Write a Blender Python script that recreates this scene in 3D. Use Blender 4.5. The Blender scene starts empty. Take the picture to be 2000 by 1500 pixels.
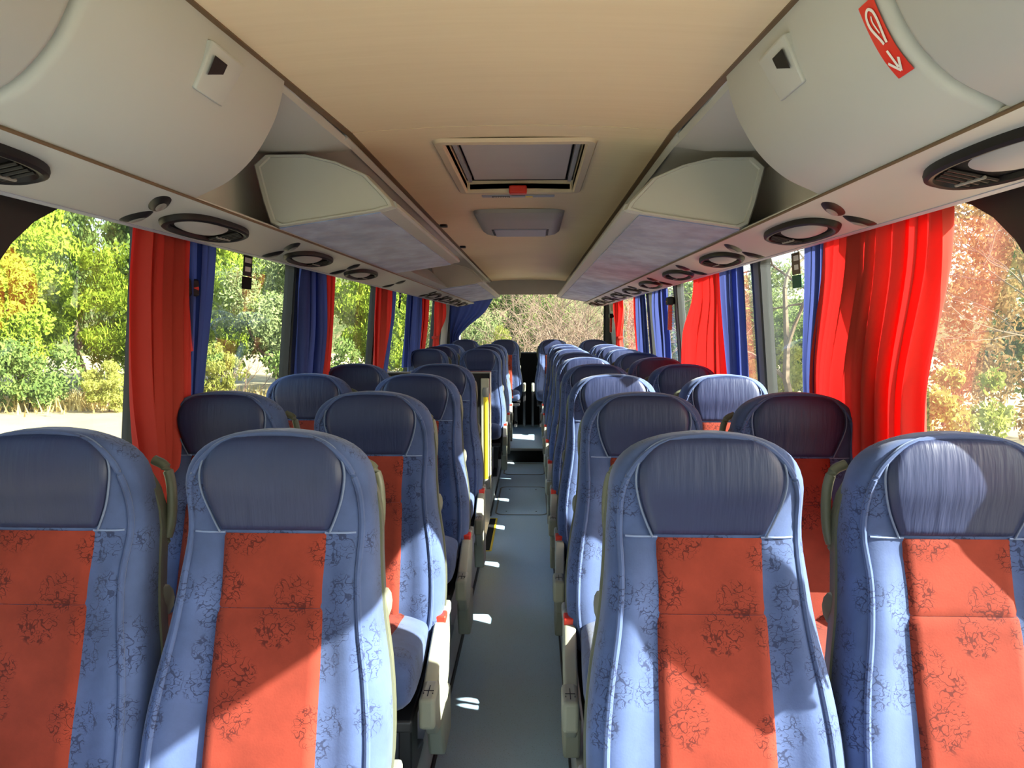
import bpy, math, random
from mathutils import Vector, Matrix
R = math.radians
random.seed(7)
sc = bpy.context.scene
COL = sc.collection

# ------------------------------------------------------------------ camera, sky, sun, exposure
F_PX = 1388.0
cam_d = bpy.data.cameras.new('camera')
cam = bpy.data.objects.new('camera', cam_d)
COL.objects.link(cam)
cam_d.sensor_width = 36.0
cam_d.lens = F_PX / 2000.0 * 36.0
cam_d.clip_start = 0.02
cam_d.clip_end = 500
cam.location = (0.065, 0.0, 1.35)
cam.rotation_euler = (R(90) - math.atan(114 / F_PX), 0, math.atan(43 / F_PX))
sc.camera = cam

SUN = Vector((-1.0, 0.34, -0.64)).normalized()
world = bpy.data.worlds.new('sky')
sc.world = world
world.use_nodes = True
wn = world.node_tree
wn.nodes.clear()
wo = wn.nodes.new('ShaderNodeOutputWorld')
wb = wn.nodes.new('ShaderNodeBackground')
ws = wn.nodes.new('ShaderNodeTexSky')
ws.sky_type = 'NISHITA'
ws.sun_disc = False
ws.sun_elevation = R(31)
ws.sun_rotation = R(112)
ws.air_density = 1.0
ws.dust_density = 2.5
ws.ozone_density = 1.0
wb.inputs['Strength'].default_value = 0.32
wn.links.new(ws.outputs[0], wb.inputs[0])
wn.links.new(wb.outputs[0], wo.inputs[0])

sun_d = bpy.data.lights.new('sun', 'SUN')
sun_d.energy = 12.5
sun_d.angle = R(0.53)
sun_d.color = (1.0, 0.95, 0.86)
sun = bpy.data.objects.new('sun', sun_d)
COL.objects.link(sun)
sun.location = (20, -6, 15)
sun.rotation_euler = SUN.to_track_quat('-Z', 'Y').to_euler()

sc.view_settings.view_transform = 'Standard'
sc.view_settings.look = 'None'
sc.view_settings.gamma = 1.0
sc.view_settings.exposure = 1.35
sc.view_settings.use_curve_mapping = False

# ------------------------------------------------------------------ materials
def lin(r, g, b):
    f = lambda c: c / 12.92 if c <= 0.04045 else ((c + 0.055) / 1.055) ** 2.4
    return (f(r / 255), f(g / 255), f(b / 255), 1.0)

class NT:
    def __init__(s, name):
        s.m = bpy.data.materials.new(name)
        s.m.use_nodes = True
        s.t = s.m.node_tree
        s.t.nodes.clear()
        s.out = s.n('ShaderNodeOutputMaterial')
    def n(s, typ, **kw):
        o = s.t.nodes.new(typ)
        for k, v in kw.items():
            setattr(o, k, v)
        return o
    def l(s, a, b):
        s.t.links.new(a, b)
    def math(s, op, a, b=None, c=None):
        o = s.n('ShaderNodeMath', operation=op)
        for i, v in enumerate((a, b, c)):
            if v is None: continue
            if isinstance(v, (int, float)): o.inputs[i].default_value = v
            else: s.l(v, o.inputs[i])
        return o.outputs[0]
    def mix(s, f, a, b):
        o = s.n('ShaderNodeMix', data_type='RGBA')
        for sock, v in ((o.inputs[0], f), (o.inputs[6], a), (o.inputs[7], b)):
            if isinstance(v, (int, float)): sock.default_value = v
            elif isinstance(v, tuple): sock.default_value = v
            else: s.l(v, sock)
        return o.outputs[2]
    def coord(s, scale=(1, 1, 1)):
        tc = s.n('ShaderNodeTexCoord')
        mp = s.n('ShaderNodeMapping')
        mp.inputs['Scale'].default_value = scale
        s.l(tc.outputs['Object'], mp.inputs[0])
        return mp.outputs[0]
    def noise(s, vec, scale, detail=3, rough=0.5):
        o = s.n('ShaderNodeTexNoise')
        o.inputs['Scale'].default_value = scale
        o.inputs['Detail'].default_value = detail
        o.inputs['Roughness'].default_value = rough
        if vec is not None: s.l(vec, o.inputs['Vector'])
        return o.outputs['Fac']
    def ramp(s, f, p0, p1):
        o = s.n('ShaderNodeMapRange')
        s.l(f, o.inputs[0])
        o.inputs[1].default_value = p0
        o.inputs[2].default_value = p1
        return o.outputs[0]
    def bump(s, h, strength, dist=0.01):
        o = s.n('ShaderNodeBump')
        o.inputs['Strength'].default_value = strength
        o.inputs['Distance'].default_value = dist
        s.l(h, o.inputs['Height'])
        return o.outputs[0]
    def bsdf(s, col, rough=0.5, spec=0.4, metal=0.0, sheen=0.0, normal=None, coat=0.0):
        p = s.n('ShaderNodeBsdfPrincipled')
        for k, v in (('Base Color', col), ('Roughness', rough)):
            if isinstance(v, (int, float, tuple)): p.inputs[k].default_value = v
            else: s.l(v, p.inputs[k])
        p.inputs['Specular IOR Level'].default_value = spec
        p.inputs['Metallic'].default_value = metal
        p.inputs['Sheen Weight'].default_value = sheen
        p.inputs['Coat Weight'].default_value = coat
        if normal is not None: s.l(normal, p.inputs['Normal'])
        return p.outputs[0]
    def done(s, sh):
        s.l(sh, s.out.inputs[0])
        return s.m

def plain(name, c, rough=0.5, spec=0.4, var=0.06, metal=0.0, nscale=12.0, bump=0.0):
    t = NT(name)
    v = t.coord()
    n = t.noise(v, nscale, 4)
    d = tuple(max(0, x * (1 - var)) for x in c[:3]) + (1,)
    e = tuple(min(1, x * (1 + var)) for x in c[:3]) + (1,)
    nm = t.bump(t.noise(v, 400, 2), bump, 0.002) if bump else None
    return t.done(t.bsdf(t.mix(n, d, e), rough, spec, metal, normal=nm))

def velour(name, c, dark, sc_=13.0, sheen=.18):
    """plush upholstery printed with small scribbled doodles"""
    t = NT(name)
    v = t.coord()
    vo = t.n('ShaderNodeTexVoronoi', voronoi_dimensions='3D')
    vo.inputs['Scale'].default_value = sc_
    vo.inputs['Randomness'].default_value = 0.75
    t.l(v, vo.inputs['Vector'])
    m = t.ramp(vo.outputs['Distance'], 0.52, 0.44)
    l1 = t.ramp(t.math('ABSOLUTE', t.math('SUBTRACT', t.noise(v, 48, 1.5), 0.5)), 0.026, 0.011)
    l2 = t.ramp(t.math('ABSOLUTE', t.math('SUBTRACT', t.noise(t.coord((1, 1, 1.7)), 75, 1), 0.47)), 0.024, 0.009)
    ln = t.math('MULTIPLY', t.math('MAXIMUM', l1, l2), m)
    ln = t.math('MULTIPLY', ln, 0.85)
    cl = t.noise(v, 9, 5, 0.6)
    base = t.mix(t.ramp(cl, 0.3, 0.72), tuple(x * 0.78 for x in c[:3]) + (1,), tuple(min(1, x * 1.25) for x in c[:3]) + (1,))
    colr = t.mix(ln, base, dark)
    nm = t.bump(t.noise(v, 260, 2), 0.12, 0.002)
    return t.done(t.bsdf(colr, 0.85, 0.15, sheen=sheen, normal=nm))

def leather(name, c):
    t = NT(name)
    v = t.coord()
    wr = t.noise(t.coord((55, 20, 5)), 1.0, 3, 0.55)
    nm = t.bump(wr, 0.22, 0.012)
    col = t.mix(t.noise(v, 14, 3), tuple(x * 0.85 for x in c[:3]) + (1,), tuple(x * 1.15 for x in c[:3]) + (1,))
    return t.done(t.bsdf(col, 0.45, 0.36, normal=nm))

def cloth(name, c, trans, tw=0.55):
    t = NT(name)
    v = t.coord()
    n = t.noise(t.coord((40, 40, 2)), 1.0, 3)
    col = t.mix(n, tuple(x * 0.8 for x in c[:3]) + (1,), c)
    d = t.n('ShaderNodeBsdfDiffuse'); t.l(col, d.inputs[0])
    tr = t.n('ShaderNodeBsdfTranslucent'); tr.inputs[0].default_value = trans
    mx = t.n('ShaderNodeMixShader'); mx.inputs[0].default_value = tw
    t.l(d.outputs[0], mx.inputs[1]); t.l(tr.outputs[0], mx.inputs[2])
    return t.done(mx.outputs[0])

def glass(name, tint=(0.93, 0.97, 0.95, 1), refl=0.16, haze=0.0):
    t = NT(name)
    fr = t.n('ShaderNodeFresnel'); fr.inputs[0].default_value = 1.45
    tp = t.n('ShaderNodeBsdfTransparent'); tp.inputs[0].default_value = tint
    gl = t.n('ShaderNodeBsdfGlossy'); gl.inputs['Roughness'].default_value = 0.02
    gl.inputs[0].default_value = (0.9, 0.95, 1, 1)
    mx = t.n('ShaderNodeMixShader')
    t.l(t.math('MULTIPLY', fr.outputs[0], refl), mx.inputs[0])
    t.l(tp.outputs[0], mx.inputs[1]); t.l(gl.outputs[0], mx.inputs[2])
    du = t.n('ShaderNodeBsdfTranslucent'); du.inputs[0].default_value = (0.75, 0.80, 0.80, 1)
    m2 = t.n('ShaderNodeMixShader')
    t.l(t.math('MULTIPLY_ADD', t.ramp(t.noise(t.coord((1, 3, 1)), 3.0, 4), 0.35, 0.75), 0.007, haze), m2.inputs[0])
    t.l(mx.outputs[0], m2.inputs[1]); t.l(du.outputs[0], m2.inputs[2])
    return t.done(m2.outputs[0])

def foliage(name, c1, c2, tr=0.35):
    t = NT(name)
    g = t.n('ShaderNodeNewGeometry')
    oi = t.n('ShaderNodeObjectInfo')
    n = t.noise(t.coord(), 1.6, 3)
    f = t.math('ADD', t.math('MULTIPLY', g.outputs['Random Per Island'], 0.55), t.math('MULTIPLY', t.ramp(n, 0.3, 0.7), 0.45))
    col = t.mix(f, c1, c2)
    d = t.n('ShaderNodeBsdfDiffuse'); t.l(col, d.inputs[0])
    ts = t.n('ShaderNodeBsdfTranslucent'); t.l(col, ts.inputs[0])
    mx = t.n('ShaderNodeMixShader'); mx.inputs[0].default_value = tr
    t.l(d.outputs[0], mx.inputs[1]); t.l(ts.outputs[0], mx.inputs[2])
    return t.done(mx.outputs[0])

def ceiling_mat():
    t = NT('tan_ceiling_lining')
    st = t.noise(t.coord((3, 70, 3)), 1.0, 4, 0.6)
    cl = t.noise(t.coord(), 1.4, 3)
    a = t.mix(t.ramp(st, 0.25, 0.75), (0.72, 0.60, 0.385, 1), (0.77, 0.655, 0.435, 1))
    b = t.mix(t.ramp(cl, 0.3, 0.7), a, t.mix(0.35, a, (0.62, 0.47, 0.33, 1)))
    return t.done(t.bsdf(b, 0.6, 0.25))

def shelf_mat():
    t = NT('mottled_blue_grey_shelf_fabric')
    n1 = t.noise(t.coord((3.2, 2.2, 3)), 2.2, 5, 0.6)
    n2 = t.noise(t.coord((4, 2, 4)), 6, 3)
    a = t.mix(t.ramp(n1, 0.40, 0.62), (0.11, 0.165, 0.34, 1), (0.23, 0.31, 0.52, 1))
    b = t.mix(t.math('MULTIPLY', t.ramp(n2, 0.45, 0.7), 0.4), a, (0.18, 0.20, 0.31, 1))
    return t.done(t.bsdf(b, 0.8, 0.2, sheen=0.2))

def floor_mat():
    t = NT('blue_grey_vinyl_floor')
    v = t.coord()
    n1 = t.noise(v, 3, 4)
    n2 = t.noise(v, 260, 2)
    a = t.mix(n1, (0.36, 0.52, 0.68, 1), (0.48, 0.65, 0.82, 1))
    b = t.mix(t.math('MULTIPLY', t.ramp(n2, 0.6, 0.72), 0.5), a, (0.10, 0.13, 0.16, 1))
    return t.done(t.bsdf(b, t.math('ADD', t.math('MULTIPLY', n1, 0.25), 0.3), 0.4))

def ground_mat():
    t = NT('pale_dry_ground')
    v = t.coord()
    n = t.noise(v, 0.5, 6, 0.6)
    n2 = t.noise(v, 6, 4)
    a = t.mix(t.ramp(n, 0.35, 0.65), (0.31, 0.24, 0.13, 1), (0.40, 0.325, 0.19, 1))
    return t.done(t.bsdf(t.mix(t.math('MULTIPLY', n2, 0.4), a, (0.34, 0.27, 0.16, 1)), 0.95, 0.1))

def hill_mat():
    t = NT('scrubby_hillside')
    v = t.coord()
    n = t.noise(v, 0.35, 8, 0.7)
    n2 = t.noise(v, 1.5, 6, 0.7)
    a = t.mix(t.ramp(n, 0.35, 0.65), (0.04, 0.07, 0.025, 1), (0.16, 0.19, 0.06, 1))
    return t.done(t.bsdf(t.mix(t.ramp(n2, 0.45, 0.7), a, (0.25, 0.21, 0.11, 1)), 0.95, 0.1, normal=t.bump(n2, 1.0, 1.0)))

M = {}
M['velour'] = velour('blue_velour', (0.056, 0.084, 0.190, 1), (0.018, 0.025, 0.065, 1))
M['redvelour'] = velour('red_velour', (0.172, 0.026, 0.015, 1), (0.05, 0.008, 0.007, 1), 12.0, .04)
M['leather'] = leather('navy_leatherette', (0.019, 0.027, 0.075, 1))
M['piping'] = plain('blue_grey_piping', (0.16, 0.21, 0.36, 1), 0.7)
M['lightpiping'] = plain('pale_piping', (0.13, 0.165, 0.26, 1), 0.7, 0.2)
M['cream'] = plain('cream_plastic', (0.31, 0.31, 0.245, 1), 0.45, 0.4, 0.05)
M['grey'] = plain('grey_plastic', (0.20, 0.20, 0.19, 1), 0.45)
M['olive'] = plain('olive_grey_plastic', (0.12, 0.125, 0.085, 1), 0.4)
M['black'] = plain('black_plastic', (0.009, 0.009, 0.010, 1), 0.5, 0.25)
M['matblack'] = plain('matt_black', (0.01, 0.01, 0.011, 1), 0.8, 0.2)
M['metal'] = plain('dark_metal', (0.045, 0.045, 0.05, 1), 0.4, 0.5, 0.1, 0.6)
M['red'] = plain('red_plastic', (0.65, 0.035, 0.02, 1), 0.35)
M['white'] = plain('white_print', (0.75, 0.74, 0.70, 1), 0.5)
M['yellow'] = plain('yellow_paint', (0.85, 0.62, 0.02, 1), 0.35)
M['housing'] = plain('warm_grey_housing', (0.415, 0.435, 0.415, 1), 0.5, 0.35, 0.04, nscale=3, bump=0.03)
M['housing2'] = plain('grey_housing', (0.34, 0.345, 0.35, 1), 0.55, 0.3, 0.04)
M['darkhousing'] = plain('grey_recess_lining', (0.48, 0.48, 0.47, 1), 0.7)
M['bluetrim'] = plain('blue_grey_trim', (0.30, 0.33, 0.42, 1), 0.45)
M['browntrim'] = plain('brown_trim', (0.13, 0.085, 0.045, 1), 0.5)
M['wall'] = plain('grey_wall_lining', (0.38, 0.385, 0.38, 1), 0.7)
M['frame'] = plain('black_window_rubber', (0.02, 0.021, 0.022, 1), 0.55)
M['pillar'] = plain('grey_pillar_lining', (0.15, 0.16, 0.16, 1), 0.6)
M['ceiling'] = ceiling_mat()
M['shelf'] = shelf_mat()
M['floor'] = floor_mat()
M['ground'] = ground_mat()
M['hill'] = hill_mat()
M['glass'] = glass('side_glass', haze=0.002)
M['redcurtain'] = cloth('red_curtain_cloth', (0.56, 0.075, 0.058, 1), (0.50, 0.010, 0.010, 1), 0.40)
M['bluecurtain'] = cloth('blue_curtain_cloth', (0.06, 0.085, 0.26, 1), (0.06, 0.08, 0.26, 1), 0.3)
M['hatch'] = plain('grey_hatch_board', (0.50, 0.46, 0.43, 1), 0.5, 0.3, 0.05)
M['tanplastic'] = plain('tan_plastic', (0.58, 0.48, 0.33, 1), 0.5)
M['green'] = plain('green_print', (0.02, 0.11, 0.05, 1), 0.5)
M['leafgreen'] = foliage('bright_pine_needles', (0.085, 0.145, 0.015, 1), (0.34, 0.42, 0.05, 1))
M['leafdark'] = foliage('dark_green_leaves', (0.05, 0.09, 0.026, 1), (0.21, 0.28, 0.075, 1))
M['leafgrey'] = foliage('grey_green_leaves', (0.085, 0.12, 0.05, 1), (0.29, 0.335, 0.14, 1))
M['leafdry'] = foliage('reflection_tinted_leaves', (0.16, 0.10, 0.04, 1), (0.40, 0.255, 0.11, 1))  # orange is the red curtain's reflection in the glass, put into leaf colour
M['leafyellow'] = foliage('yellow_green_leaves', (0.16, 0.19, 0.035, 1), (0.42, 0.42, 0.11, 1))
M['grass'] = foliage('dry_grass_blades', (0.40, 0.30, 0.10, 1), (0.68, 0.55, 0.25, 1), 0.25)
M['bark'] = plain('brown_bark', (0.13, 0.095, 0.065, 1), 0.9, 0.1, 0.3)
M['paletwig'] = plain('pale_bare_twigs', (0.185, 0.13, 0.095, 1), 0.9, 0.1, 0.25)

# ------------------------------------------------------------------ mesh helpers
class MB:
    def __init__(s):
        s.v = []; s.f = []
    def add(s, vs, fs):
        o = len(s.v)
        s.v += [tuple(p) for p in vs]
        s.f += [tuple(i + o for i in f) for f in fs]
        return s
    def grid(s, fn, nu, nv):
        vs = [fn(i / nu, j / nv) for j in range(nv + 1) for i in range(nu + 1)]
        fs = [(j * (nu + 1) + i, j * (nu + 1) + i + 1, (j + 1) * (nu + 1) + i + 1, (j + 1) * (nu + 1) + i)
              for j in range(nv) for i in range(nu)]
        return s.add(vs, fs)
    def loft(s, loops, caps=True, closed=True):
        n = len(loops[0]); vs = [p for lp in loops for p in lp]; fs = []
        m = n if closed else n - 1
        for j in range(len(loops) - 1):
            for i in range(m):
                k = (i + 1) % n
                fs.append((j * n + i, j * n + k, (j + 1) * n + k, (j + 1) * n + i))
        if caps and closed:
            fs.append(tuple(range(n - 1, -1, -1)))
            fs.append(tuple((len(loops) - 1) * n + i for i in range(n)))
        return s.add(vs, fs)
    def box(s, x0, x1, y0, y1, z0, z1):
        vs = [(x, y, z) for z in (z0, z1) for y in (y0, y1) for x in (x0, x1)]
        return s.add(vs, [(0, 2, 3, 1), (4, 5, 7, 6), (0, 1, 5, 4), (2, 6, 7, 3), (0, 4, 6, 2), (1, 3, 7, 5)])
    def prism(s, prof, y0, y1):
        return s.loft([[(x, y0, z) for x, z in prof], [(x, y1, z) for x, z in prof]])
    def tube(s, path, r, n=8, closed=False):
        P = [Vector(p) for p in path]; loops = []
        N = len(P)
        rr = r if isinstance(r, (list, tuple)) else [r] * N
        for i, p in enumerate(P):
            if closed: d = P[(i + 1) % N] - P[i - 1]
            else: d = P[min(i + 1, N - 1)] - P[max(i - 1, 0)]
            d.normalize()
            up = Vector((0, 0, 1)) if abs(d.z) < 0.9 else Vector((0, 1, 0))
            a = d.cross(up).normalized(); b = d.cross(a)
            loops.append([p + (a * math.cos(2 * math.pi * k / n) + b * math.sin(2 * math.pi * k / n)) * rr[i] for k in range(n)])
        if closed: loops.append(loops[0])
        return s.loft(loops, caps=not closed)

def obj(name, mb, mat, parent=None, smooth=True, bevel=0.0, seg=2, sub=0, loc=None, angle=40):
    me = bpy.data.meshes.new(name)
    me.from_pydata(mb.v, [], mb.f)
    me.validate()
    me.materials.append(mat)
    if smooth: me.polygons.foreach_set('use_smooth', [True] * len(me.polygons))
    o = bpy.data.objects.new(name, me)
    COL.objects.link(o)
    if parent: o.parent = parent
    if loc: o.location = loc
    if bevel:
        b = o.modifiers.new('bevel', 'BEVEL'); b.width = bevel; b.segments = seg
        b.limit_method = 'ANGLE'; b.angle_limit = R(35)
    if sub:
        q = o.modifiers.new('sub', 'SUBSURF'); q.levels = sub; q.render_levels = sub
    if smooth:
        try: me.set_sharp_from_angle(angle=R(angle))
        except Exception: pass
    return o

def fixn(o):
    import bmesh
    bm = bmesh.new(); bm.from_mesh(o.data)
    bmesh.ops.recalc_face_normals(bm, faces=bm.faces)
    bm.to_mesh(o.data); bm.free()
    return o

def tag(o, label=None, cat=None, group=None, kind=None):
    if label: o['label'] = label
    if cat: o['category'] = cat
    if group: o['group'] = group
    if kind: o['kind'] = kind
    return o

def thing(name, label, cat, loc=(0, 0, 0), rz=0, group=None):
    o = bpy.data.objects.new(name, None); COL.objects.link(o)
    o.empty_display_size = 0.05
    o.location = loc; o.rotation_euler = (0, 0, rz)
    return tag(o, label, cat, group)

def struct(name, mb, mat, label=None, smooth=False, **k):
    o = obj(name, mb, mat, smooth=smooth, **k)
    tag(o, label or name.replace('_', ' '), 'structure', kind='structure')
    return fixn(o)

def dup(src, loc, label=None, group=None, rz=None, scale=None):
    r = src.copy(); COL.objects.link(r)
    r.location = loc
    if rz is not None: r.rotation_euler = (0, 0, rz)
    if scale is not None: r.scale = scale
    if label: r['label'] = label
    if group: r['group'] = group
    for ch in list(src.children):
        c = ch.copy(); COL.objects.link(c); c.parent = r
        for g in list(ch.children):
            d = g.copy(); COL.objects.link(d); d.parent = c
    return r

def cr(tab, t):
    """smooth interpolation through (t, v) pairs"""
    if t <= tab[0][0]: return tab[0][1]
    if t >= tab[-1][0]: return tab[-1][1]
    for i in range(len(tab) - 1):
        if tab[i][0] <= t <= tab[i + 1][0]: break
    t0, v0 = tab[i]; t1, v1 = tab[i + 1]
    def slope(k):
        if k <= 0: return (tab[1][1] - tab[0][1]) / (tab[1][0] - tab[0][0])
        if k >= len(tab) - 1: return (tab[-1][1] - tab[-2][1]) / (tab[-1][0] - tab[-2][0])
        return (tab[k + 1][1] - tab[k - 1][1]) / (tab[k + 1][0] - tab[k - 1][0])
    h = t1 - t0; u = (t - t0) / h
    m0 = slope(i) * h; m1 = slope(i + 1) * h
    return (2*u**3-3*u**2+1)*v0 + (u**3-2*u**2+u)*m0 + (-2*u**3+3*u**2)*v1 + (u**3-u**2)*m1

def sm(a, b, x):
    t = max(0.0, min(1.0, (x - a) / (b - a))); return t * t * (3 - 2 * t)

def spow(c, e): return math.copysign(abs(c) ** e, c)

def poly_path(pts, n):
    """catmull resample of a list of 2D/3D points"""
    ts = list(range(len(pts)))
    comps = [[(t, p[k]) for t, p in zip(ts, pts)] for k in range(len(pts[0]))]
    return [tuple(cr(c, (len(pts) - 1) * i / n) for c in comps) for i in range(n + 1)]

# ------------------------------------------------------------------ the coach shell
Y0, Y1 = -2.6, 9.25            # front (behind the camera) and rear inner face
def wall_x(z): return 1.06 + 0.09 * (1.25 - z)
SILL, TOP = 0.655, 1.675
FZ = -0.08                     # level of the aisle floor
POD = 0.13                     # raised strip under the seats
AL, AR = -0.26, 0.187         # edges of the sunken aisle
STEP_Y, STEP_Z = 7.38, 0.055

fl = MB().box(AL, AR, Y0, STEP_Y, FZ - 0.04, FZ)
struct('floor', fl, M['floor'])
fr_ = MB().box(AL, AR, STEP_Y, Y1, FZ - 0.04, STEP_Z)
struct('trim_1', fr_, M['floor'], 'raised rear aisle floor')
struct('trim_15', MB().box(AL, AR, STEP_Y - 0.008, STEP_Y, FZ, STEP_Z - 0.012), M['matblack'], 'black riser of the aisle step')
struct('trim_2', MB().box(AL, AR, STEP_Y - 0.012, STEP_Y + 0.03, STEP_Z - 0.012, STEP_Z + 0.006), M['grey'], 'step nosing')
struct('trim_3', MB().box(-1.12, AL, Y0, 4.40, FZ - 0.04, POD), M['wall'], 'seat platform left of the aisle, front')
struct('trim_4', MB().box(-1.12, AL, 5.22, Y1, FZ - 0.04, POD), M['wall'], 'seat platform left of the aisle, rear')
struct('trim_5', MB().box(AR, 1.12, Y0, Y1, FZ - 0.04, POD), M['wall'], 'seat platform right of the aisle')
struct('trim_6', MB().box(AL, AL + 0.006, Y0, 4.38, FZ, FZ + 0.035).box(AL, AL + 0.006, 5.24, STEP_Y, FZ, FZ + 0.035), M['frame'], 'black skirting left of the aisle')
struct('trim_7', MB().box(AR - 0.006, AR, Y0, STEP_Y, FZ, FZ + 0.035), M['frame'], 'black skirting right of the aisle')
# stairwell of the middle door
struct('trim_8', MB().box(-1.12, AL, 4.4, 5.22, -0.75, -0.7).box(-0.62, AL, 4.4, 5.22, -0.7, -0.40), M['matblack'], 'stairwell steps')

def slab(mb, sg, z0, z1, y0, y1, th=0.04, inset=0.0):
    """a piece of the leaning side wall"""
    a0, a1 = wall_x(z0) - inset, wall_x(z1) - inset
    vs = [(sg * a0, y0, z0), (sg * (a0 + th), y0, z0), (sg * (a1 + th), y0, z1), (sg * a1, y0, z1)]
    ws_ = [(x, y1, z) for x, y, z in vs]
    mb.loft([vs, ws_])

PIL = {-1: [1.28, 2.035, 3.27, 4.95, 6.45, 7.95], 1: [1.28, 2.02, 3.12, 4.87, 6.05, 8.3]}
for sg, nm in ((-1, 'left'), (1, 'right')):
    w = MB()
    slab(w, sg, -0.12, SILL, Y0, Y1 + 0.1)
    slab(w, sg, TOP, 1.98, Y0, Y1 + 0.1)
    slab(w, sg, SILL, TOP, Y1 - 0.75, Y1 + 0.1)          # solid rear corner
    struct('wall_' + nm, w, M['wall'])
wn_ = 0
for sg, nm in ((-1, 'left'), (1, 'right')):
    ps = PIL[sg]
    edges = [-2.5] + ps + [8.6]
    for i in range(len(edges) - 1):
        wn_ += 1
        y0 = edges[i] + (0.0 if i == 0 else 0.035); y1 = edges[i + 1] - 0.035
        if i == len(edges) - 2: y1 = 8.52
        if y1 - y0 < 0.1: continue
        fm = MB()
        pw = 0.035
        # frame ring with rounded corners (rounder in the front pane)
        rad = 0.42 if i == 1 else (0.06)
        def ring(off, rads):
            a0, a1, c0, c1 = y0 + off, y1 - off, SILL + off, TOP - off
            out = []
            for (cy, cz, st, r) in ((a1, c1, 0, rads[0]), (a0, c1, 90, rads[1]), (a0, c0, 180, rads[2]), (a1, c0, 270, rads[3])):
                r = max(0.005, r)
                oy = cy - r if st in (0, 270) else cy + r
                oz = cz - r if st in (0, 90) else cz + r
                for k in range(9):
                    an = R(st + 90 * k / 8)
                    out.append((oy + r * math.cos(an), oz + r * math.sin(an)))
            return out
        inn = ring(0.03 if i else 0.03, (0.05, rad, 0.05, 0.05))
        outr = ring(0.0, (0.001,) * 4)
        lp = []
        for rg, ins in ((outr, 0.004), (inn, 0.012), (inn, -0.03), (outr, -0.035), (outr, 0.004)):
            lp.append([(sg * (wall_x(z) - ins), y, z) for y, z in rg])
        fm.loft(lp, caps=False)
        win = struct('window_%d' % wn_, fm, M['frame'], smooth=False)
        gp = MB().loft([[(sg * (wall_x(z) + 0.010), y, z) for y, z in inn], [(sg * (wall_x(z) + 0.015), y, z) for y, z in inn]])
        fixn(obj('glass_pane', gp, M['glass'], win, smooth=False))
    # pillar linings
    for p in ps:
        pm = MB()
        hw = 0.05 if p > 1.5 else 0.04
        slab(pm, sg, SILL, TOP, p - hw * 0.7, p + hw * 0.7, 0.05, 0.012)
        wn_p = struct('trim_%d' % (20 + ps.index(p) + (0 if sg < 0 else 10)), pm, M['pillar'], 'window pillar ' + nm)

# front wall with the windscreen, behind the camera
fw = MB().box(-1.16, 1.16, Y0 - .06, Y0, -0.12, 0.86).box(-1.16, 1.16, Y0 - .06, Y0, 1.70, 1.98)
struct('wall_front', fw, M['wall'])
wf = MB().box(-1.10, 1.10, Y0 - .03, Y0 - .024, 0.86, 1.70)
struct('window_21', wf, M['glass'], 'windscreen behind the camera')
# rear wall with window
RW = (-0.98, 0.985, 0.985, 1.80)
rw = MB().box(-1.16, 1.16, Y1, Y1 + 0.06, -0.12, RW[2]).box(-1.16, 1.16, Y1, Y1 + 0.06, RW[3], 1.98)
struct('trim_13', MB().box(-1.16, RW[0], Y1, Y1 + 0.06, RW[2], RW[3]), M['pillar'], 'grey lining left of the rear window')
struct('trim_14', MB().box(RW[1], 1.16, Y1, Y1 + 0.06, RW[2], RW[3]), M['pillar'], 'grey lining right of the rear window')
struct('wall_rear', rw, M['matblack'])
wr = MB()
rr_ = []
def rrect(x0, x1, z0, z1, r, n=8):
    o = []
    for cx, cz, st in ((x1 - r, z1 - r, 0), (x0 + r, z1 - r, 90), (x0 + r, z0 + r, 180), (x1 - r, z0 + r, 270)):
        for k in range(n + 1):
            a = R(st + 90 * k / n); o.append((cx + r * math.cos(a), cz + r * math.sin(a)))
    return o
oo = rrect(RW[0], RW[1], RW[2], RW[3], 0.002); ii = rrect(RW[0] + .02, RW[1] - .02, RW[2] + .02, RW[3] - .02, 0.14)
wr.loft([[(x, Y1 - .006, z) for x, z in oo], [(x, Y1 - .012, z) for x, z in ii], [(x, Y1 + .05, z) for x, z in ii]], caps=False)
wre = struct('window_20', wr, M['frame'], 'rear window')
fixn(obj('glass_pane', MB().prism(ii, Y1 + .03, Y1 + .036), M['glass'], wre, smooth=False))
# header above the rear window
struct('trim_9', MB().box(-0.80, 0.80, 8.42, 8.46, 1.715, 1.90), M['housing2'], 'grey header panel above the rear window')
# roof and ceiling
struct('trim_10', MB().box(-1.2, 1.2, Y0, Y1 + 0.1, 1.96, 2.02), M['wall'], 'roof shell')
CH = 0.437; CZ = 1.872
SEAM = 1.97                    # joint between the front and rear ceiling panels
CEND = 8.42                    # the ceiling ends at the rear header
def chw(y): return CH + 0.040 * max(0.0, min(2.5, SEAM - y))
def czf(y): return CZ - 0.022 * max(0.0, min(1.2, SEAM - y))
HX0, HX1, HY0, HY1 = -0.20, 0.215, 2.12, 2.86
def ceil_piece(y0, y1, f0=-1.0, f1=1.0, x0=None, x1=None):
    n = 24; loops = []
    ys = [y0 + (y1 - y0) * k / 10 for k in range(11)]
    for y in ys:
        w = chw(y)
        a = -w if x0 is None else x0; b = w if x1 is None else x1
        lo = [a + (b - a) * k / n for k in range(n + 1)]
        zc = lambda x: czf(y) + 0.018 * (1 - (x / w) ** 2)
        loops.append([(x, y, zc(x)) for x in lo] + [(x, y, zc(x) + 0.02) for x in reversed(lo)])
    return MB().loft(loops)
cm = MB()
for a in (ceil_piece(Y0, SEAM - .004), ceil_piece(SEAM + .002, HY0), ceil_piece(HY0, HY1, x1=HX0), ceil_piece(HY0, HY1, x0=HX1), ceil_piece(HY1, CEND)):
    cm.add(a.v, a.f)
struct('ceiling', cm, M['ceiling'], smooth=True, angle=30)
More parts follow.
